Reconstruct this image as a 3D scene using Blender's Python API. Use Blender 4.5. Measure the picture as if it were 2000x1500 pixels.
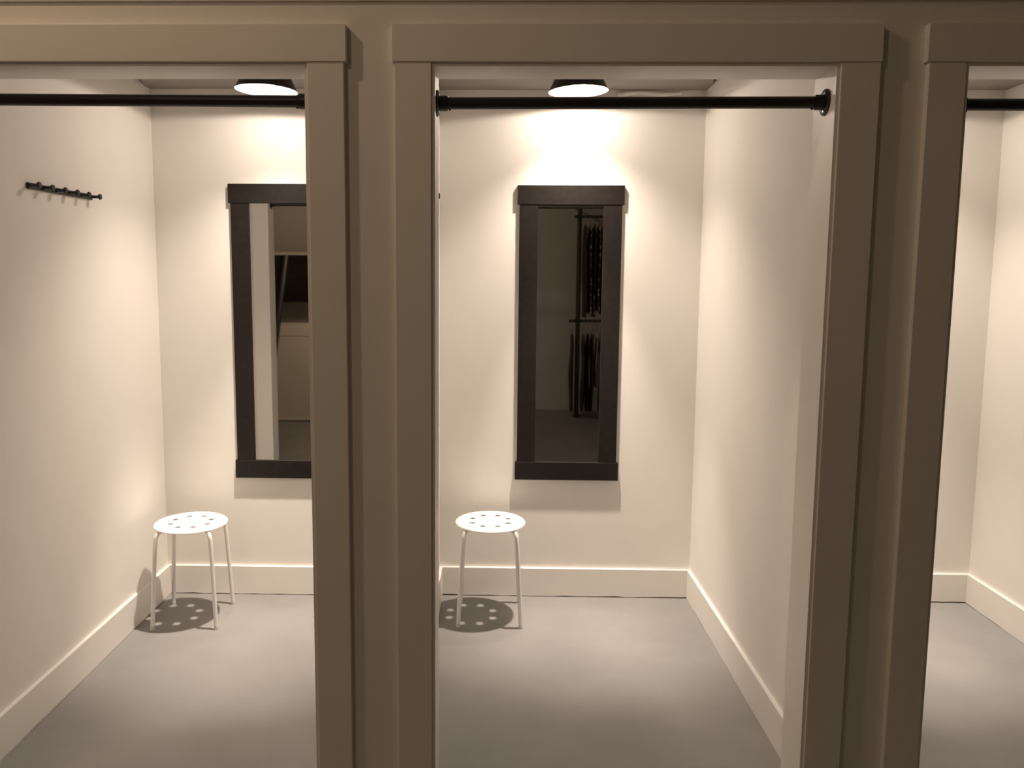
import bpy, bmesh, math, random
from mathutils import Vector, Matrix

# ------------------------------------------------------------------ reset
for o in list(bpy.data.objects):
    bpy.data.objects.remove(o, do_unlink=True)
scene = bpy.context.scene
COL = scene.collection
random.seed(7)

# ------------------------------------------------------------------ camera (fitted to the photograph, 2000 x 1500)
CX, CY, FPX = 933.2, 714.6, 1589.3
PITCH, YAW, ROLL = 0.1137, -0.0214, 0.0055
fwd = Vector((math.sin(YAW) * math.cos(PITCH), math.cos(YAW) * math.cos(PITCH), -math.sin(PITCH)))
rgt = Vector((math.cos(YAW), -math.sin(YAW), 0))
upv = rgt.cross(fwd)
r2 = math.cos(ROLL) * rgt + math.sin(ROLL) * upv
u2 = -math.sin(ROLL) * rgt + math.cos(ROLL) * upv
cam_data = bpy.data.cameras.new('camera')
cam = bpy.data.objects.new('camera', cam_data)
COL.objects.link(cam)
m = Matrix((r2, u2, -fwd)).transposed().to_4x4()
m.translation = Vector((0, -2.1179, 1.5736))
cam.matrix_world = m
cam_data.sensor_fit = 'HORIZONTAL'
cam_data.sensor_width = 36.0
cam_data.lens = 36.0 * FPX / 2000.0
cam_data.shift_x = (1000 - CX) / 2000.0
cam_data.shift_y = -(750 - CY) / 2000.0
cam_data.clip_start = 0.05
scene.camera = cam

# ------------------------------------------------------------------ world, exposure
world = bpy.data.worlds.new('world')
scene.world = world
world.use_nodes = True
world.node_tree.nodes['Background'].inputs[0].default_value = (0.02, 0.016, 0.012, 1)
world.node_tree.nodes['Background'].inputs[1].default_value = 0.3
scene.view_settings.view_transform = 'Standard'
scene.view_settings.look = 'None'
scene.view_settings.exposure = 0.12
scene.view_settings.gamma = 1.0
scene.view_settings.use_curve_mapping = False
scene.cycles.sample_clamp_indirect = 0.0
scene.cycles.blur_glossy = 0.308   # lets the wall mirrors throw the lamp light back onto the floor

ROOM_LAMP = ((10.5, 174, 0.06), (80.0, 112, 1.0), (222.0, 45, 1.0))   # flood bulb: stray light, halo, main beam (watts, degrees, blend)
SHOP_LAMP = 46.0     # shop bulb (watts)
WARM = (1.0, 0.835, 0.70)
WARMER = (1.0, 0.72, 0.47)

# ------------------------------------------------------------------ materials
MATS = {}


def mat(name, col, rough=0.6, metal=0.0, noise=0.0, nscale=20.0, bump=0.0, bscale=200.0, spec=0.5, emit=None, estr=0.0):
    if name in MATS:
        return MATS[name]
    M = bpy.data.materials.new(name)
    M.use_nodes = True
    nt = M.node_tree
    b = nt.nodes['Principled BSDF']
    b.inputs['Base Color'].default_value = (*col, 1)
    b.inputs['Roughness'].default_value = rough
    b.inputs['Metallic'].default_value = metal
    b.inputs['Specular IOR Level'].default_value = spec
    tc = nt.nodes.new('ShaderNodeTexCoord')
    if noise > 0:
        n = nt.nodes.new('ShaderNodeTexNoise')
        n.inputs['Scale'].default_value = nscale
        n.inputs['Detail'].default_value = 5
        nt.links.new(tc.outputs['Object'], n.inputs['Vector'])
        r = nt.nodes.new('ShaderNodeValToRGB')
        r.color_ramp.elements[0].position = 0.3
        r.color_ramp.elements[1].position = 0.7
        r.color_ramp.elements[0].color = (*[c * (1 - noise) for c in col], 1)
        r.color_ramp.elements[1].color = (*[min(1, c * (1 + noise)) for c in col], 1)
        nt.links.new(n.outputs['Fac'], r.inputs['Fac'])
        nt.links.new(r.outputs['Color'], b.inputs['Base Color'])
    if bump > 0:
        n2 = nt.nodes.new('ShaderNodeTexNoise')
        n2.inputs['Scale'].default_value = bscale
        n2.inputs['Detail'].default_value = 3
        nt.links.new(tc.outputs['Object'], n2.inputs['Vector'])
        bp = nt.nodes.new('ShaderNodeBump')
        bp.inputs['Strength'].default_value = bump
        bp.inputs['Distance'].default_value = 0.002
        nt.links.new(n2.outputs['Fac'], bp.inputs['Height'])
        nt.links.new(bp.outputs['Normal'], b.inputs['Normal'])
    if emit:
        b.inputs['Emission Color'].default_value = (*emit, 1)
        b.inputs['Emission Strength'].default_value = estr
    MATS[name] = M
    return M


M_WALL = mat('painted_wall', (0.86, 0.835, 0.79), 0.7, noise=0.012, nscale=6, bump=0.12, bscale=260)
M_TRIM = mat('trim_paint', (0.86, 0.835, 0.79), 0.45, noise=0.01, nscale=9, bump=0.03, bscale=60)
M_SHOPWALL = mat('shop_wall_paint', (0.44, 0.425, 0.40), 0.75, noise=0.02, nscale=5, bump=0.1, bscale=240)
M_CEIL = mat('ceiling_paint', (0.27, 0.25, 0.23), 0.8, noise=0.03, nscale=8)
M_DARKCEIL = mat('dark_ceiling', (0.09, 0.075, 0.065), 0.8, noise=0.2, nscale=3)
M_BLACKPIPE = mat('black_pipe', (0.016, 0.013, 0.011), 0.42, noise=0.2, nscale=60, bump=0.05)
M_SHADE = mat('shade_black', (0.025, 0.021, 0.018), 0.35)
M_SHADEIN = mat('shade_white', (0.85, 0.84, 0.81), 0.5)
M_FRAME = mat('mirror_frame_stain', (0.013, 0.010, 0.008), 0.5, spec=0.28, noise=0.25, nscale=40, bump=0.05, bscale=90)
M_STOOL = mat('stool_white', (0.86, 0.86, 0.84), 0.32)
M_RUBBER = mat('stool_foot_grey', (0.72, 0.71, 0.68), 0.6)
M_KNOB = mat('hook_black', (0.02, 0.017, 0.013), 0.5)
M_SCREW = mat('screw_steel', (0.5, 0.46, 0.4), 0.3, metal=1.0)
M_BULB = mat('bulb_glow', (1, 1, 1), 0.4, emit=WARM, estr=40.0)
M_SHOPBULB = mat('shop_bulb_glow', (1, 1, 1), 0.4, emit=WARMER, estr=40.0)
M_GLASS = mat('mirror_silver', (0.80, 0.80, 0.78), 0.02, metal=1.0)
M_TAPE = mat('loose_tape', (0.85, 0.83, 0.78), 0.6)
M_PALE = mat('pale_frame', (0.62, 0.57, 0.5), 0.5, noise=0.05)
M_WIRE = mat('hanger_wire', (0.30, 0.28, 0.26), 0.35, metal=1.0)


def floor_material():
    M = bpy.data.materials.new('painted_concrete')
    M.use_nodes = True
    nt = M.node_tree
    b = nt.nodes['Principled BSDF']
    b.inputs['Roughness'].default_value = 0.55
    tc = nt.nodes.new('ShaderNodeTexCoord')
    n = nt.nodes.new('ShaderNodeTexNoise')
    n.inputs['Scale'].default_value = 2.6
    n.inputs['Detail'].default_value = 8
    n.inputs['Roughness'].default_value = 0.62
    nt.links.new(tc.outputs['Object'], n.inputs['Vector'])
    r = nt.nodes.new('ShaderNodeValToRGB')
    r.color_ramp.elements[0].position = 0.3
    r.color_ramp.elements[1].position = 0.72
    r.color_ramp.elements[0].color = (0.215, 0.212, 0.205, 1)
    r.color_ramp.elements[1].color = (0.270, 0.267, 0.257, 1)
    nt.links.new(n.outputs['Fac'], r.inputs['Fac'])
    v = nt.nodes.new('ShaderNodeTexVoronoi')
    v.inputs['Scale'].default_value = 9.0
    nt.links.new(tc.outputs['Object'], v.inputs['Vector'])
    lt = nt.nodes.new('ShaderNodeMath')
    lt.operation = 'LESS_THAN'
    lt.inputs[1].default_value = 0.028
    nt.links.new(v.outputs['Distance'], lt.inputs[0])
    n3 = nt.nodes.new('ShaderNodeTexNoise')
    n3.inputs['Scale'].default_value = 4.1
    nt.links.new(tc.outputs['Object'], n3.inputs['Vector'])
    gt = nt.nodes.new('ShaderNodeMath')
    gt.operation = 'GREATER_THAN'
    gt.inputs[1].default_value = 0.58
    nt.links.new(n3.outputs['Fac'], gt.inputs[0])
    mu = nt.nodes.new('ShaderNodeMath')
    mu.operation = 'MULTIPLY'
    nt.links.new(lt.outputs[0], mu.inputs[0])
    nt.links.new(gt.outputs[0], mu.inputs[1])
    mx = nt.nodes.new('ShaderNodeMix')
    mx.data_type = 'RGBA'
    nt.links.new(mu.outputs[0], mx.inputs[0])
    nt.links.new(r.outputs['Color'], mx.inputs[6])
    mx.inputs[7].default_value = (0.07, 0.05, 0.035, 1)
    nt.links.new(mx.outputs[2], b.inputs['Base Color'])
    n2 = nt.nodes.new('ShaderNodeTexNoise')
    n2.inputs['Scale'].default_value = 120
    nt.links.new(tc.outputs['Object'], n2.inputs['Vector'])
    bp = nt.nodes.new('ShaderNodeBump')
    bp.inputs['Strength'].default_value = 0.12
    bp.inputs['Distance'].default_value = 0.002
    nt.links.new(n2.outputs['Fac'], bp.inputs['Height'])
    nt.links.new(bp.outputs['Normal'], b.inputs['Normal'])
    return M


M_FLOOR = floor_material()


# ------------------------------------------------------------------ mesh helpers
def mesh_obj(name, bm, material, parent=None, smooth=False, mats=None):
    me = bpy.data.meshes.new(name)
    bm.normal_update()
    bm.to_mesh(me)
    bm.free()
    for mm in (mats or [material]):
        me.materials.append(mm)
    if smooth:
        for p in me.polygons:
            p.use_smooth = True
    o = bpy.data.objects.new(name, me)
    COL.objects.link(o)
    if parent:
        o.parent = parent
    return o


def add_box(bm, lo, hi):
    vs = [bm.verts.new((x, y, z)) for z in (lo[2], hi[2]) for y in (lo[1], hi[1]) for x in (lo[0], hi[0])]
    for f in ((0, 2, 3, 1), (4, 5, 7, 6), (0, 1, 5, 4), (2, 6, 7, 3), (0, 4, 6, 2), (1, 3, 7, 5)):
        bm.faces.new([vs[i] for i in f])


def box(name, lo, hi, material, parent=None, bevel=0.0):
    bm = bmesh.new()
    add_box(bm, lo, hi)
    if bevel:
        bmesh.ops.bevel(bm, geom=bm.edges[:], offset=bevel, segments=2, affect='EDGES', profile=0.5)
    return mesh_obj(name, bm, material, parent)


def boxes(name, lst, material, parent=None):
    bm = bmesh.new()
    for lo, hi in lst:
        add_box(bm, lo, hi)
    return mesh_obj(name, bm, material, parent)


def lathe(name, prof, material, parent=None, segs=40, axis='z', smooth=True, cap=False):
    """prof: list of (r, h) along the axis"""
    bm = bmesh.new()
    rings = []
    for r, h in prof:
        ring = []
        if r < 1e-6:
            ring = [bm.verts.new((0, 0, h))] * segs
        else:
            for k in range(segs):
                a = 2 * math.pi * k / segs
                ring.append(bm.verts.new((r * math.cos(a), r * math.sin(a), h)))
        rings.append(ring)
    for i in range(len(rings) - 1):
        for k in range(segs):
            q = [rings[i][k], rings[i][(k + 1) % segs], rings[i + 1][(k + 1) % segs], rings[i + 1][k]]
            u = []
            for v in q:
                if v not in u:
                    u.append(v)
            if len(u) >= 3:
                try:
                    bm.faces.new(u)
                except ValueError:
                    pass
    if cap:
        for ring in (rings[0], rings[-1]):
            if ring[0] is not ring[1]:
                bm.faces.new(ring)
    bmesh.ops.recalc_face_normals(bm, faces=bm.faces[:])
    if axis == 'x':
        bmesh.ops.rotate(bm, verts=bm.verts[:], matrix=Matrix.Rotation(math.pi / 2, 3, 'Y'))
    o = mesh_obj(name, bm, material, parent)
    if smooth:
        shade(o)
    return o


def shade(o, ang=40):
    me = o.data
    for p in me.polygons:
        p.use_smooth = True
    bm = bmesh.new()
    bm.from_mesh(me)
    for e in bm.edges:
        if len(e.link_faces) == 2 and e.calc_face_angle(0) > math.radians(ang):
            e.smooth = False
    bm.to_mesh(me)
    bm.free()


def add_tube(bm, pts, rad, segs=12, cap=True):
    pts = [Vector(p) for p in pts]
    rings = []
    n = len(pts)
    t0 = (pts[1] - pts[0]).normalized()
    ref = Vector((0, 0, 1)) if abs(t0.z) < 0.9 else Vector((1, 0, 0))
    nrm = t0.cross(ref).normalized()
    for i in range(n):
        t = (pts[min(i + 1, n - 1)] - pts[max(i - 1, 0)]).normalized()
        nrm = (nrm - t * nrm.dot(t)).normalized()
        bn = t.cross(nrm)
        r = rad[i] if isinstance(rad, (list, tuple)) else rad
        rings.append([bm.verts.new(pts[i] + (nrm * math.cos(a) + bn * math.sin(a)) * r)
                      for a in [2 * math.pi * k / segs for k in range(segs)]])
    for i in range(n - 1):
        for k in range(segs):
            bm.faces.new([rings[i][k], rings[i][(k + 1) % segs], rings[i + 1][(k + 1) % segs], rings[i + 1][k]])
    if cap:
        bm.faces.new(rings[0][::-1])
        bm.faces.new(rings[-1])


def tube(name, pts, rad, material, parent=None, segs=14):
    bm = bmesh.new()
    add_tube(bm, pts, rad, segs)
    bmesh.ops.recalc_face_normals(bm, faces=bm.faces[:])
    o = mesh_obj(name, bm, material, parent)
    shade(o, 50)
    return o


def tag(o, label, cat, group=None, kind=None):
    o['label'] = label
    o['category'] = cat
    if group:
        o['group'] = group
    if kind:
        o['kind'] = kind
    return o


def empty(name, loc=(0, 0, 0), rot=(0, 0, 0)):
    o = bpy.data.objects.new(name, None)
    o.empty_display_size = 0.05
    COL.objects.link(o)
    o.location = loc
    o.rotation_euler = rot
    return o


def copy_tree(o, parent=None):
    c = o.copy()
    COL.objects.link(c)
    c.parent = parent
    for ch in o.children:
        copy_tree(ch, c)
    return c


# ------------------------------------------------------------------ layout
ROOMS = {   # wall x0, wall x1, wall back y, opening x0, x1 (casing edges)
    'left': (-1.599, -0.376, 1.714, -1.506, -0.481),
    'middle': (-0.264, 0.956, 1.736, -0.167, 0.8575),
    'right': (1.068, 2.298, 1.728, 1.166, 2.190),
}
ZH = 2.101            # bottom of the head casing
ZCEIL = 2.408
WTOP = 2.47
YW = 0.020            # face of the front wall (casings stand proud to y = 0)
YIN = 0.145           # inner face of the front wall
REV = 0.009
JT = 0.018
SHOP = (-5.0, 5.0, -3.79, 3.72)

# ------------------------------------------------------------------ setting: floor, shop shell, walls
o = box('floor', (SHOP[0], SHOP[2], -0.1), (SHOP[1], 1.9, 0.0), M_FLOOR)
tag(o, 'grey painted concrete floor running through the fitting rooms', 'floor', kind='structure')
o = box('wall_shop', (SHOP[0], SHOP[2] - 0.1, 0), (SHOP[1], SHOP[2], SHOP[3]), M_SHOPWALL)
tag(o, 'plain grey shop wall opposite the fitting rooms, seen in the mirrors', 'wall', kind='structure')
o = box('wall_far_left', (SHOP[0] - 0.1, SHOP[2] - 0.1, 0), (SHOP[0], 2.0, SHOP[3]), M_WALL)
tag(o, 'left side wall of the shop', 'wall', kind='structure')
o = box('wall_far_right', (SHOP[1], SHOP[2] - 0.1, 0), (SHOP[1] + 0.1, 2.0, SHOP[3]), M_WALL)
tag(o, 'right side wall of the shop', 'wall', kind='structure')
o = box('wall_rear', (SHOP[0], 1.9, 0), (SHOP[1], 2.0, SHOP[3]), M_WALL)
tag(o, 'building wall behind the fitting rooms', 'wall', kind='structure')
o = box('ceiling_shop', (SHOP[0] - 0.1, SHOP[2] - 0.1, SHOP[3]), (SHOP[1] + 0.1, 2.0, SHOP[3] + 0.1), M_DARKCEIL)
tag(o, 'dark open ceiling of the shop', 'ceiling', kind='structure')
o = box('baseboard_shop', (SHOP[0], SHOP[2], 0.0), (SHOP[1], SHOP[2] + 0.014, 0.143), M_SHOPWALL, bevel=0.0015)
tag(o, 'grey baseboard on the shop wall seen in the framed mirror', 'baseboard', kind='structure')

# front wall: piers and lintels around the three openings (jambs line them)
L, Mi, Rr = ROOMS['left'], ROOMS['middle'], ROOMS['right']
g = JT - REV          # the wall stops behind the jamb boards
ops = [(r[3] - g, r[4] + g) for r in (L, Mi, Rr)]
parts = []
xs = [SHOP[0]] + [v for p in ops for v in p] + [SHOP[1]]
for i in range(0, len(xs), 2):
    parts.append(((xs[i], YW, 0), (xs[i + 1], YIN, WTOP)))
for a, b in ops:
    parts.append(((a, YW, ZH + g), (b, YIN, WTOP)))
o = boxes('wall_front', parts, M_WALL)
tag(o, 'off-white front wall with three fitting room openings', 'wall', kind='structure')

# room walls
for nm, lab, lo, hi in (
        ('wall_left', 'white left wall of the fitting room with the long hook rail', (L[0] - 0.11, YIN, 0), (L[0], 1.9, 2.455)),
        ('wall_divider_left', 'white partition between the two stool fitting rooms', (L[1], YIN, 0), (Mi[0], 1.9, 2.455)),
        ('wall_divider_right', 'white partition right of the fully visible mirror', (Mi[1], YIN, 0), (Rr[0], 1.9, 2.455)),
        ('wall_right', 'white outer wall of the fitting room without a stool', (Rr[1], YIN, 0), (Rr[1] + 0.11, 1.9, 2.455))):
    o = box(nm, lo, hi, M_WALL)
    tag(o, lab, 'wall', kind='structure')
desc = {'left': 'fitting room with the half-hidden mirror', 'middle': 'fitting room with the fully visible mirror',
        'right': 'fitting room without a stool'}
for k, r in ROOMS.items():
    o = box('wall_back_' + k, (r[0], r[2], 0), (r[1], 1.9, 2.455), M_WALL)
    tag(o, 'white back wall of the ' + desc[k], 'wall', kind='structure')
    # ceiling board; in the left and middle rooms it leaves a thin wedge-shaped gap beside one wall
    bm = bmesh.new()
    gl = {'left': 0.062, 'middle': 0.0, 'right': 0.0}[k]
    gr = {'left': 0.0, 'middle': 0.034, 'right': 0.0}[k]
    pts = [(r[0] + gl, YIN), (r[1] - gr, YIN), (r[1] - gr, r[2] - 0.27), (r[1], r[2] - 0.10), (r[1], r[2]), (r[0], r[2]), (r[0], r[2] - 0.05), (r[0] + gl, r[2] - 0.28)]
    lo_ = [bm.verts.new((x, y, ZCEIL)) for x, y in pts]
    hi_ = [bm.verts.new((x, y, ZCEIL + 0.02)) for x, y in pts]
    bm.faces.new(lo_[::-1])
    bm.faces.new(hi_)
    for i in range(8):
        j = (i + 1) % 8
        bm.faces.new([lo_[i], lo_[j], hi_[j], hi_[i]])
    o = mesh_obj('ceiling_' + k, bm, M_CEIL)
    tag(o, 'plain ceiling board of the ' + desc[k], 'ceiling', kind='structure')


# added lid over the ceiling boards, stops shop light leaking through the gaps
o = box('ceiling_lid', (L[0] - 0.11, YIN, 2.455), (Rr[1] + 0.11, 1.9, WTOP + 0.02), M_DARKCEIL)
tag(o, 'added dark lid above the fitting room ceilings, keeping shop light out', 'ceiling', kind='structure')


# baseboards: bottom edge a little uneven over a dark shadow gap
def baseboard(name, p0, p1, nrm, label, gap=0.0055):
    """p0 -> p1 along the wall face; nrm points into the room"""
    bm = bmesh.new()
    p0, p1, nrm = Vector((*p0, 0)), Vector((*p1, 0)), Vector((*nrm, 0))
    n = max(2, int((p1 - p0).length / 0.06))
    t, h, c = 0.014, 0.143, 0.002
    rows = []
    for i in range(n + 1):
        p = p0.lerp(p1, i / n)
        zb = max(0.0008, gap * (0.35 + random.random()))
        prof = [(0, zb), (t, zb), (t, h - c), (t - c, h), (0, h)]
        rows.append([bm.verts.new(p + nrm * d + Vector((0, 0, z))) for d, z in prof])
    for i in range(n):
        for k in range(5):
            q = (k + 1) % 5
            bm.faces.new([rows[i][k], rows[i + 1][k], rows[i + 1][q], rows[i][q]])
    bm.faces.new(rows[0])
    bm.faces.new(rows[-1][::-1])
    bmesh.ops.recalc_face_normals(bm, faces=bm.faces[:])
    o = mesh_obj(name, bm, M_TRIM)
    tag(o, label, 'baseboard', kind='structure')


for k, r in ROOMS.items():
    baseboard('baseboard_back_' + k, (r[0], r[2]), (r[1], r[2]), (0, -1), 'white baseboard on the back wall of the ' + desc[k])
    baseboard('baseboard_left_' + k, (r[0], YIN), (r[0], r[2] - 0.014), (1, 0), 'white baseboard on the left wall of the ' + desc[k], 0.0022)
    baseboard('baseboard_right_' + k, (r[1], YIN), (r[1], r[2] - 0.014), (-1, 0), 'white baseboard on the right wall of the ' + desc[k], 0.0022)

# opening trim: jambs + flat casings + head casing with a small overhang
CW = 0.0925
for n, (k, r) in enumerate(ROOMS.items(), 1):
    t = empty('trim_%d' % n, ((r[3] + r[4]) / 2, 0, 0))
    tag(t, 'off-white flat casing framing the opening of the ' + desc[k], 'door casing', kind='structure')
    ox = t.location.x
    a, b = r[3] - ox, r[4] - ox
    box('side_casing', (a - CW, 0.0, 0), (a, YW, ZH), M_TRIM, t, 0.0016)
    box('side_casing', (b, 0.0, 0), (b + CW + (0.005 if k == 'middle' else 0), YW, ZH), M_TRIM, t, 0.0016)
    box('head_casing', (a - CW - 0.007, -0.003, ZH), (b + CW + 0.007, YW, 2.193), M_TRIM, t, 0.0016)
    box('jamb', (a + REV - JT, 0.006, 0), (a + REV, YIN + 0.002, ZH - REV), M_TRIM, t, 0.0012)
    box('jamb', (b - REV, 0.006, 0), (b - REV + JT, YIN + 0.002, ZH - REV), M_TRIM, t, 0.0012)
    box('head_jamb', (a + REV - JT, 0.006, ZH - REV), (b - REV + JT, YIN + 0.002, ZH - REV + JT), M_TRIM, t, 0.0012)
o = box('trim_4', (SHOP[0], 0.014, 2.2525), (SHOP[1], YW, WTOP), M_TRIM, bevel=0.0016)
tag(o, 'off-white frieze board running above the three opening casings', 'trim', kind='structure')


# ------------------------------------------------------------------ curtain rods
def curtain_rod(xa, xb, y, za, zb, label):
    t = empty('curtain_rod', ((xa + xb) / 2, y, (za + zb) / 2))
    dx, dz = (xb - xa) / 2, (zb - za) / 2
    tube('pipe', [(-dx + 0.004, 0, -dz), (dx - 0.004, 0, dz)], 0.0153, M_BLACKPIPE, t, 24)
    for s in (-1, 1):
        f = lathe('flange', [(0.0, 0.0), (0.0335, 0.0), (0.0335, 0.003), (0.030, 0.006), (0.0225, 0.008), (0.0, 0.008)], M_BLACKPIPE, t, 32, 'x')
        f.location = (s * dx, 0, s * dz)
        f.rotation_euler = (0, 0, 0 if s < 0 else math.pi)
        c = lathe('collar', [(0.0155, 0.006), (0.0195, 0.006), (0.0195, 0.026), (0.0182, 0.030), (0.0155, 0.030)], M_BLACKPIPE, t, 28, 'x')
        c.location = f.location
        c.rotation_euler = f.rotation_euler
        for a in (50, 170, 290):
            sc = lathe('screw', [(0.0, 0.0), (0.004, 0.0), (0.004, 0.0015), (0.0025, 0.003), (0.0, 0.0032)], M_SCREW if a == 290 else M_BLACKPIPE, f, 12, 'x')
            sc.location = (0.0062, 0.0265 * math.cos(math.radians(a)), 0.0265 * math.sin(math.radians(a)))
        ss = lathe('set_screw', [(0.0, -0.0182), (0.003, -0.0182), (0.003, -0.0140), (0.0, -0.014)], M_BLACKPIPE, t, 12)
        ss.location = (s * (dx - 0.034), 0, s * dz)
    tag(t, label, 'curtain rod')


curtain_rod(L[3] + REV, L[4] - REV, 0.069, 2.0225, 2.0175, 'black pipe curtain rod across the opening with the hook rail room')
curtain_rod(Mi[3] + REV, Mi[4] - REV, 0.069, 2.0130, 2.0165, 'black pipe curtain rod across the opening with both flanges showing')
curtain_rod(Rr[3] + REV, Rr[4] - REV, 0.069, 2.0110, 2.0110, 'black pipe curtain rod across the opening of the fitting room without a stool')


# ------------------------------------------------------------------ lamps
def make_lamp(name, loc, tilt, bulbmat, label, zc, watts, col, soft=0.026):
    """loc = centre of the shade rim; zc = height of the ceiling above it"""
    t = empty(name, loc, (0, tilt, 0))
    H = zc - loc[2]
    lathe('shade', [(0.1290, -0.0008), (0.1275, 0.0), (0.1262, 0.0035), (0.0955, 0.0655), (0.086, 0.0705), (0.0, 0.0715)], M_SHADE, t, 64)
    lathe('shade_liner', [(0.1290, -0.0008), (0.1272, -0.0004), (0.1248, 0.0035), (0.0942, 0.0635), (0.0, 0.0685)], M_SHADEIN, t, 64)
    lathe('canopy', [(0.055, 0.0712), (0.055, max(0.0722, H + 0.0005)), (0.0, max(0.0722, H + 0.0005))], M_SHADE, t, 32)
    lathe('socket', [(0.022, 0.0685), (0.022, 0.045), (0.0, 0.045)], M_SHADEIN, t, 24)
    prof = [(0.0135, 0.045), (0.020, 0.040)]
    for i in range(1, 9):
        a = math.pi / 2 * i / 8
        prof.append((0.034 * math.cos(a - 0.0) if i < 8 else 0.0, 0.022 - 0.026 * math.sin(a)))
    prof.insert(2, (0.032, 0.030))
    prof.insert(3, (0.034, 0.023))
    lathe('bulb', prof, bulbmat, t, 24)
    for w, ang, blend in watts:
        if w <= 0:
            continue
        ld = bpy.data.lights.new('bulb_light', 'SPOT')
        ld.energy = w
        ld.color = col
        ld.spot_size = math.radians(ang)
        ld.spot_blend = blend
        ld.shadow_soft_size = soft
        lo = bpy.data.objects.new('bulb_light', ld)
        COL.objects.link(lo)
        lo.parent = t
        lo.location = (0, 0, -0.006)
    tag(t, label, 'ceiling lamp')
    return t


make_lamp('ceiling_lamp', (-0.962, 1.36, 2.3235), 0.036, M_BULB, 'small black cone ceiling lamp glowing above the half-hidden mirror', ZCEIL, ROOM_LAMP, WARM)
make_lamp('ceiling_lamp', (0.347, 1.485, 2.348), -0.030, M_BULB, 'small black cone ceiling lamp glowing above the fully visible mirror', ZCEIL, ROOM_LAMP, WARM)
make_lamp('ceiling_lamp', (1.690, 1.44, 2.336), 0.0, M_BULB, 'small black cone ceiling lamp in the fitting room without a stool', ZCEIL, ROOM_LAMP, WARM)
for x, y, z, f, lab in ((-1.83, -0.81, 3.64, 1.0, 'shop ceiling lamp above the fitting room with the hook rail'),
                     (-1.5, -2.5, 3.64, 0.62, 'added fill lamp out of view above the leaning floor mirror')):  # this second lamp is added fill for the front wall and shop wall
    make_lamp('shop_or_fill_lamp', (x, y, z), 0.0, M_SHOPBULB, lab, SHOP[3], ((SHOP_LAMP * f, 174, 0.06),), WARMER, 0.07)


# ------------------------------------------------------------------ wall mirrors
def wall_mirror(cx, yw, label):
    """centre x on the wall face yw"""
    t = empty('wall_mirror', (cx, yw, 0.586))
    hw = 0.247
    st = 0.0185
    H = 1.392
    box('top_rail', (-hw, -0.0215, H - 0.088), (hw, -0.0005, H), M_FRAME, t, 0.0012)
    box('bottom_rail', (-hw, -0.0215, 0), (hw, -0.0005, 0.0865), M_FRAME, t, 0.0012)
    box('stile', (-hw + 0.0095, -st, 0.0865), (-hw + 0.095, -0.0005, H - 0.088), M_FRAME, t, 0.0012)
    box('stile', (hw - 0.095, -st, 0.0865), (hw - 0.0095, -0.0005, H - 0.088), M_FRAME, t, 0.0012)
    box('mirror_glass', (-hw + 0.094, -0.0105, 0.0855), (hw - 0.094, -0.007, H - 0.087), M_GLASS, t)
    tag(t, label, 'mirror')
    return t


wall_mirror(-0.9985, L[2], 'tall black-framed wall mirror half hidden by the door casing')
wall_mirror(0.3455, Mi[2], 'tall black-framed wall mirror fully visible, reflecting the clothes rack')
wall_mirror(1.690, Rr[2], 'tall black-framed wall mirror in the fitting room without a stool')


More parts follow.
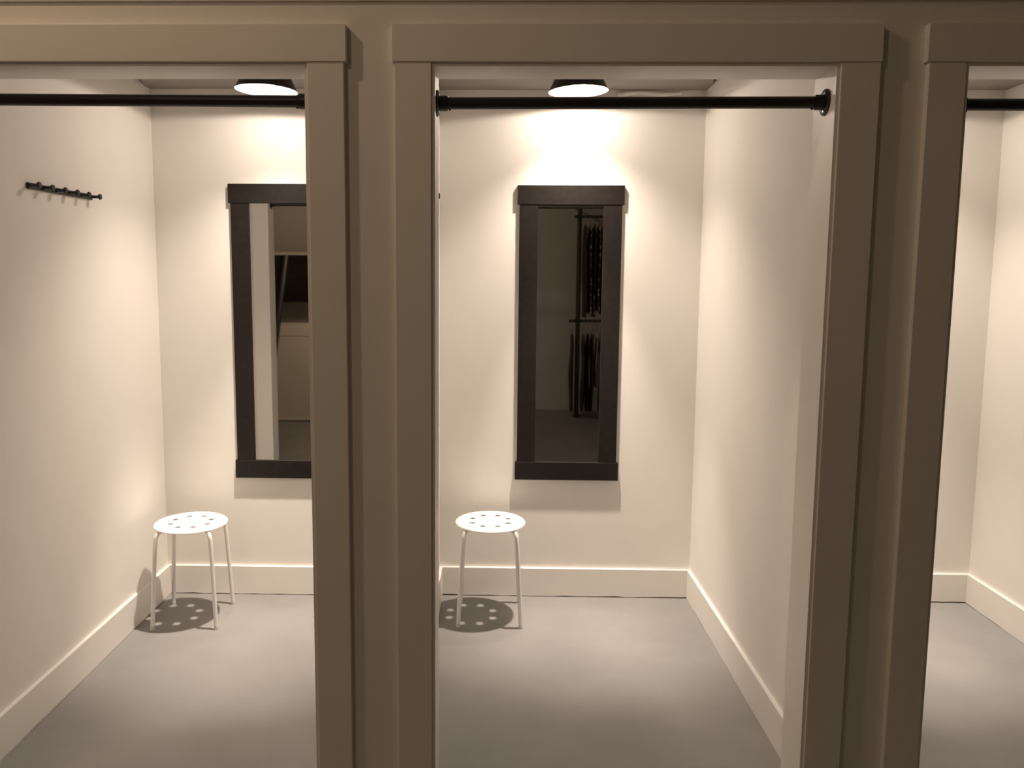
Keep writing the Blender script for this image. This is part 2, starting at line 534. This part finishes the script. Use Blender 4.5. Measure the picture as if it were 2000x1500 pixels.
# ------------------------------------------------------------------ stools
def make_stool(loc, rot, label):
    t = empty('stool', (loc[0], loc[1], 0), (0, 0, rot))
    # seat: pressed disc with eight round holes, built sector by sector
    R, ZT, TH = 0.160, 0.450, 0.0035
    RH, RR = 0.0135, 0.0875       # hole radius, hole circle
    bm = bmesh.new()

    def zt(r):
        q = r / R
        return ZT - 0.0035 * (1 - q * q) - (0.006 * max(0, (q - 0.93) / 0.07) ** 2)
    cache = {}

    def V(x, y):
        key = (round(x, 5), round(y, 5))
        if key not in cache:
            cache[key] = bm.verts.new((x, y, zt(math.hypot(x, y))))
        return cache[key]

    def P(r, a):
        return V(r * math.cos(a), r * math.sin(a))
    inner, outer = RR - 0.026, RR + 0.026
    NS = 8
    for s in range(8):
        a0 = 2 * math.pi * s / 8 + math.pi / 8
        da = math.pi / 8
        # centre fan
        for j in range(NS):
            u, v = a0 - da + 2 * da * j / NS, a0 - da + 2 * da * (j + 1) / NS
            bm.faces.new([V(0, 0), P(inner * .5, u), P(inner * .5, v)])
            bm.faces.new([P(inner * .5, u), P(inner, u), P(inner, v), P(inner * .5, v)])
            rr = [outer, 0.128, 0.142, 0.149, 0.154, 0.158, R]
            for q in range(len(rr) - 1):
                bm.faces.new([P(rr[q], u), P(rr[q + 1], u), P(rr[q + 1], v), P(rr[q], v)])
        # ring cell with hole: outer loop of 32 points, inner loop of 32 points
        loop = []
        for j in range(NS):
            loop.append((outer, a0 - da + 2 * da * j / NS))
        for j in range(NS):
            loop.append((outer + (inner - outer) * j / NS, a0 + da))
        for j in range(NS):
            loop.append((inner, a0 + da - 2 * da * j / NS))
        for j in range(NS):
            loop.append((inner + (outer - inner) * j / NS, a0 - da))
        hc = Vector((RR * math.cos(a0), RR * math.sin(a0)))
        ov = [P(*q) for q in loop]
        hv = []
        for q in loop:
            d = Vector((q[0] * math.cos(q[1]), q[0] * math.sin(q[1]))) - hc
            d.normalize()
            hv.append(V(hc.x + d.x * RH, hc.y + d.y * RH))
        n = len(loop)
        for j in range(n):
            k2 = (j + 1) % n
            f = [ov[j], ov[k2], hv[k2], hv[j]]
            try:
                bm.faces.new(f)
            except ValueError:
                pass
    bmesh.ops.recalc_face_normals(bm, faces=bm.faces[:])
    if sum(f.normal.z for f in bm.faces) < 0:
        bmesh.ops.reverse_faces(bm, faces=bm.faces[:])
    ext = bmesh.ops.extrude_face_region(bm, geom=bm.faces[:])
    for v in [g_ for g_ in ext['geom'] if isinstance(g_, bmesh.types.BMVert)]:
        v.co.z -= TH
    bmesh.ops.recalc_face_normals(bm, faces=bm.faces[:])
    seat = mesh_obj('seat', bm, M_STOOL, t)
    shade(seat, 50)
    for q in range(4):
        a = math.pi / 4 + q * math.pi / 2
        pts = [(0.085, 0.4355), (0.118, 0.4355), (0.136, 0.4345)]
        for i in range(1, 8):
            b = math.pi / 2 * i / 7 * 0.955
            pts.append((0.136 + 0.032 * math.sin(b), 0.4345 - 0.036 * (1 - math.cos(b))))
        pts += [(0.1735, 0.345), (0.186, 0.17), (0.1970, 0.0135)]
        leg = tube('leg', [(r * math.cos(a), r * math.sin(a), z) for r, z in pts], 0.0092, M_STOOL, t, 16)
        tube('foot_cap', [(r * math.cos(a), r * math.sin(a), z) for r, z in ((0.1965, 0.018), (0.1979, 0.0))], 0.0100, M_RUBBER, leg, 16)
        # fixing rivet under the seat rim
        rv = lathe('rivet', [(0.0, 0.4345), (0.006, 0.4345), (0.006, 0.4445), (0.0, 0.4445)], M_STOOL, t, 12)
        rv.location = (0.118 * math.cos(a + 0.42), 0.118 * math.sin(a + 0.42), 0)
    tag(t, label, 'stool')
    return t


make_stool((-1.371, 1.434), 0.055, 'white round metal stool with holed seat in the hook rail corner')
make_stool((-0.0165, 1.500), 0.0, 'white round metal stool with holed seat beside the fully visible mirror')


# ------------------------------------------------------------------ hook rails
def hook_rail(xw, yc, z, label):
    t = empty('hook_rail', (xw, yc, z))
    bm = bmesh.new()
    add_box(bm, (0.0003, -0.2225, -0.011), (0.009, 0.2225, 0.011))
    bmesh.ops.bevel(bm, geom=bm.edges[:], offset=0.0035, segments=3, affect='EDGES', profile=0.5)
    mesh_obj('rail', bm, M_KNOB, t)
    for i in range(6):
        k = lathe('knob', [(0.006, 0.008), (0.0056, 0.034), (0.0070, 0.037), (0.0108, 0.0385), (0.0112, 0.0425), (0.0100, 0.0455), (0.0, 0.0468)], M_KNOB, t, 20, 'x')
        k.location = (0, -0.2145 + 0.0858 * i, 0.0015)
    tag(t, label, 'hook rail')


hook_rail(L[0], 0.8865, 1.861, 'black six-knob hook rail on the wall above the stool')
hook_rail(Mi[0], 0.8655, 1.8665, 'black hook rail just peeking past the casing opposite the right-hand partition')

# loose strip of tape in the ceiling corner
bm = bmesh.new()
N = 26
rows = []
for i in range(N + 1):
    u = i / N
    x = 0.545 + 0.295 * u
    d = 0.004 + 0.006 * abs(math.sin(u * 7.0)) + (0.006 if 0.1 < u < 0.16 else 0)
    w = 0.022 - 0.006 * math.sin(u * 5) ** 2
    z = ZCEIL - 0.006 - 0.004 * math.sin(u * 9 + 1)
    rows.append([bm.verts.new((x, Mi[2] - d, z)), bm.verts.new((x, Mi[2] - 0.6 * d - 0.002, z - w * 0.5)), bm.verts.new((x, Mi[2] - 0.0012 - 0.4 * d, z - w))])
for i in range(N):
    for k in range(2):
        bm.faces.new([rows[i][k], rows[i][k + 1], rows[i + 1][k + 1], rows[i + 1][k]])
o = mesh_obj('loose_tape', bm, M_TAPE, smooth=True)
sm = o.modifiers.new('thickness', 'SOLIDIFY')
sm.thickness = 0.0008
tag(o, 'loose wrinkled white strip in the ceiling corner right of the lamp', 'tape strip')

# ------------------------------------------------------------------ behind the camera, seen in the mirrors
# clothes rack
RY = -3.35
t = empty('clothes_rack', (1.4, RY, 0))
for x in (-0.50, 0.52):
    p = tube('upright', [(x, 0, 0.006), (x, 0, 2.42)], 0.024, M_BLACKPIPE, t, 20)
    f = lathe('floor_flange', [(0.0, 0.0), (0.05, 0.0), (0.05, 0.008), (0.022, 0.016), (0.022, 0.03), (0.0, 0.03)], M_BLACKPIPE, p, 24)
    f.location = (x, 0, 0)
    f = tube('wall_stay', [(x, 0, 2.30), (x, SHOP[2] - RY + 0.001, 2.30)], 0.013, M_BLACKPIPE, p, 12)
for z, xa in ((2.18, -0.56), (1.06, -0.60)):
    tube('hanging_rail', [(xa, 0.03, z), (0.60, 0.03, z)], 0.0155, M_BLACKPIPE, t, 16)
tag(t, 'black pipe clothes rack with two hanging rails, seen in the mirror', 'clothes rack')


def print_mat(name, dark, light, scale, thr):
    M = bpy.data.materials.new(name)
    M.use_nodes = True
    nt = M.node_tree
    b = nt.nodes['Principled BSDF']
    b.inputs['Roughness'].default_value = 0.75
    tc = nt.nodes.new('ShaderNodeTexCoord')
    n = nt.nodes.new('ShaderNodeTexNoise')
    n.inputs['Scale'].default_value = scale
    n.inputs['Detail'].default_value = 3
    nt.links.new(tc.outputs['Object'], n.inputs['Vector'])
    r = nt.nodes.new('ShaderNodeValToRGB')
    r.color_ramp.elements[0].position = thr - 0.03
    r.color_ramp.elements[1].position = thr + 0.03
    r.color_ramp.elements[0].color = (*dark, 1)
    r.color_ramp.elements[1].color = (*light, 1)
    nt.links.new(n.outputs['Fac'], r.inputs['Fac'])
    nt.links.new(r.outputs['Color'], b.inputs['Base Color'])
    return M


M_PRINT = print_mat('animal_print', (0.02, 0.015, 0.012), (0.62, 0.50, 0.34), 26, 0.56)
M_PRINT2 = print_mat('dark_print', (0.02, 0.016, 0.014), (0.42, 0.36, 0.28), 18, 0.60)
M_BLACKCLOTH = mat('black_cloth', (0.016, 0.014, 0.013), 0.85, noise=0.2, nscale=30)
M_GREYCLOTH = mat('charcoal_cloth', (0.06, 0.055, 0.052), 0.85, noise=0.3, nscale=25)
M_PALECLOTH = mat('pale_cloth', (0.6, 0.56, 0.5), 0.8, noise=0.08, nscale=20)


def garment_mesh(length, depth, thick, seed, flare, folded):
    """A hollow garment. Blouses close over the shoulders of the hanger and leave a neck opening for its hook;
    folded ones (trousers) are two panels over the hanger bar, open at the sides. Both are open at the hem."""
    rnd = random.Random(seed)
    ph = [rnd.uniform(0, 6.28) for _ in range(4)]
    bm = bmesh.new()
    NT, NA = 26, 20
    rings = []
    for i in range(NT + 1):
        u = i / NT
        w = depth / 2 * (1 + flare * max(0, u - 0.2))
        th = thick / 2 * (0.42 + 0.68 * min(1, u * 6)) * (1 + 0.25 * min(1, 5 * u) * math.sin(u * 9 + ph[0]))
        sway = min(1, 5 * u)
        ring = []
        for k in range(NA):
            a = 2 * math.pi * k / NA
            fold = 1 + 0.13 * u * math.sin(5 * a + ph[1] + u * 2) + 0.06 * sway * math.sin(3 * a + ph[2] + 6 * u)
            drop = 0.0 if folded else -0.062 * abs(math.sin(a)) * (1 - u)
            ring.append(bm.verts.new((math.cos(a) * th * fold + 0.006 * sway * math.sin(u * 6 + ph[3]),
                                      math.sin(a) * w * (1 + 0.03 * sway * math.sin(8 * u + ph[0])), drop - u * length)))
        rings.append(ring)
    for i in range(NT):
        for k in range(NA):
            if folded and k in (4, 5, 14, 15):
                continue
            bm.faces.new([rings[i][k], rings[i][(k + 1) % NA], rings[i + 1][(k + 1) % NA], rings[i + 1][k]])
    top = rings[0]
    for k in range(-4 if folded else -5, 4 if folded else 5):       # close the top front to back
        if not folded and k in (-1, 0):
            continue                                                # neck opening
        q = [top[k % NA], top[(k + 1) % NA], top[(NA // 2 - k - 1) % NA], top[(NA // 2 - k) % NA]]
        u_ = []
        for v in q:
            if v not in u_:
                u_.append(v)
        bm.faces.new(u_)
    bmesh.ops.recalc_face_normals(bm, faces=bm.faces[:])
    return bm


def hanger_mesh():
    bm = bmesh.new()
    pts = []
    for i in range(9):
        a = math.radians(-20 + 215 * i / 8)
        pts.append((0, 0.019 * math.cos(a), 0.019 * math.sin(a)))
    pts = pts[::-1]
    pts += [(0, 0.0, -0.05), (0, 0, -0.085)]
    add_tube(bm, pts, 0.0022, 6)
    add_tube(bm, [(0, 0, -0.083), (0, 0.160, -0.142), (0, 0.165, -0.148), (0, -0.165, -0.148), (0, -0.160, -0.142), (0, 0, -0.083)], 0.0022, 6)
    bmesh.ops.recalc_face_normals(bm, faces=bm.faces[:])
    return bm


hang0 = mesh_obj('clothes_hanger', hanger_mesh(), M_WIRE, smooth=True)
first = [True]


def hang(x, zrail, material, length, depth, thick, seed, label, cat, group, flare=0.06, folded=False):
    y = RY + 0.03
    if first[0]:
        h = hang0
        first[0] = False
    else:
        h = hang0.copy()
        COL.objects.link(h)
    h.location = (x, y, zrail - 0.0012)
    up = zrail > 1.5
    tag(h, 'thin wire hanger on the upper rack rail' if up else 'thin wire hanger on the lower rack rail', 'hanger',
        'hangers on the upper rail' if up else 'hangers on the lower rail')
    gmt = mesh_obj(cat, garment_mesh(length, depth, thick, seed, flare, folded), material, smooth=True)
    gmt.location = (x, y, zrail - (0.1452 if folded else 0.0785))
    tag(gmt, label, cat, group)


for i, x in enumerate((0.96, 1.01, 1.055, 1.10, 1.15, 1.21, 1.27, 1.35)):
    if i == 0:
        hang(x, 2.18, M_BLACKCLOTH, 1.0, 0.40, 0.028, 11, 'plain black blouse at the end of the upper rack rail', 'blouse', None)
    else:
        hang(x, 2.18, M_PRINT if i % 2 else M_PRINT2, 0.93 + 0.03 * (i % 3), 0.40, 0.0235, 20 + i,
             'dark blouse with pale animal print on the upper rack rail', 'blouse', 'printed blouses on the upper rail')
for i, x in enumerate((0.836, 0.962, 1.010, 1.058, 1.106, 1.16, 1.25)):
    if i == 4:
        hang(x, 1.06, M_PALECLOTH, 0.58, 0.28, 0.027, 44, 'pale garment between dark trousers on the lower rack rail', 'skirt', None, 0.0, True)
    else:
        hang(x, 1.06, M_GREYCLOTH if i % 2 else M_BLACKCLOTH, 0.845, 0.29, 0.030, 50 + i,
             'dark trousers on the lower rack rail', 'trousers', 'trousers on the lower rail', 0.0, True)

# large leaning mirror on the floor
lean = math.atan2(0.44, 1.78)
fm = empty('floor_mirror', (-1.98, -2.93, 0.0), (lean, 0, 0))
W2, HH = 0.62, 1.84
box('frame_top', (-W2, -0.03, HH - 0.03), (W2, 0.0, HH), M_PALE, fm, 0.002)
box('frame_bottom', (-W2, -0.03, 0.012), (W2, 0.0, 0.042), M_PALE, fm, 0.002)
box('frame_side', (-W2, -0.03, 0.042), (-W2 + 0.03, 0.0, HH - 0.03), M_PALE, fm, 0.002)
box('frame_side', (W2 - 0.03, -0.03, 0.042), (W2, 0.0, HH - 0.03), M_PALE, fm, 0.002)
box('mirror_glass', (-W2 + 0.029, -0.014, 0.041), (W2 - 0.029, -0.009, HH - 0.029), M_GLASS, fm)
tag(fm, 'large pale-framed mirror leaning back on the shop floor, seen in reflection', 'mirror')

# floor-to-ceiling pipe post in the shop, picked up by the leaning mirror
pp = empty('pipe_post', (-3.08, -0.75, 0))
tube('pipe', [(0, 0, 0.004), (0, 0, SHOP[3] - 0.004)], 0.055, M_KNOB, pp, 24)
lathe('base_flange', [(0.0, 0.0), (0.10, 0.0), (0.10, 0.008), (0.065, 0.016), (0.065, 0.05), (0.0, 0.05)], M_KNOB, pp, 28)
f = lathe('top_flange', [(0.0, 0.0), (0.10, 0.0), (0.10, 0.008), (0.065, 0.016), (0.065, 0.05), (0.0, 0.05)], M_KNOB, pp, 28)
f.location = (0, 0, SHOP[3])
f.rotation_euler = (math.pi, 0, 0)
tag(pp, 'black floor-to-ceiling pipe post, seen slanting in the leaning mirror', 'post')
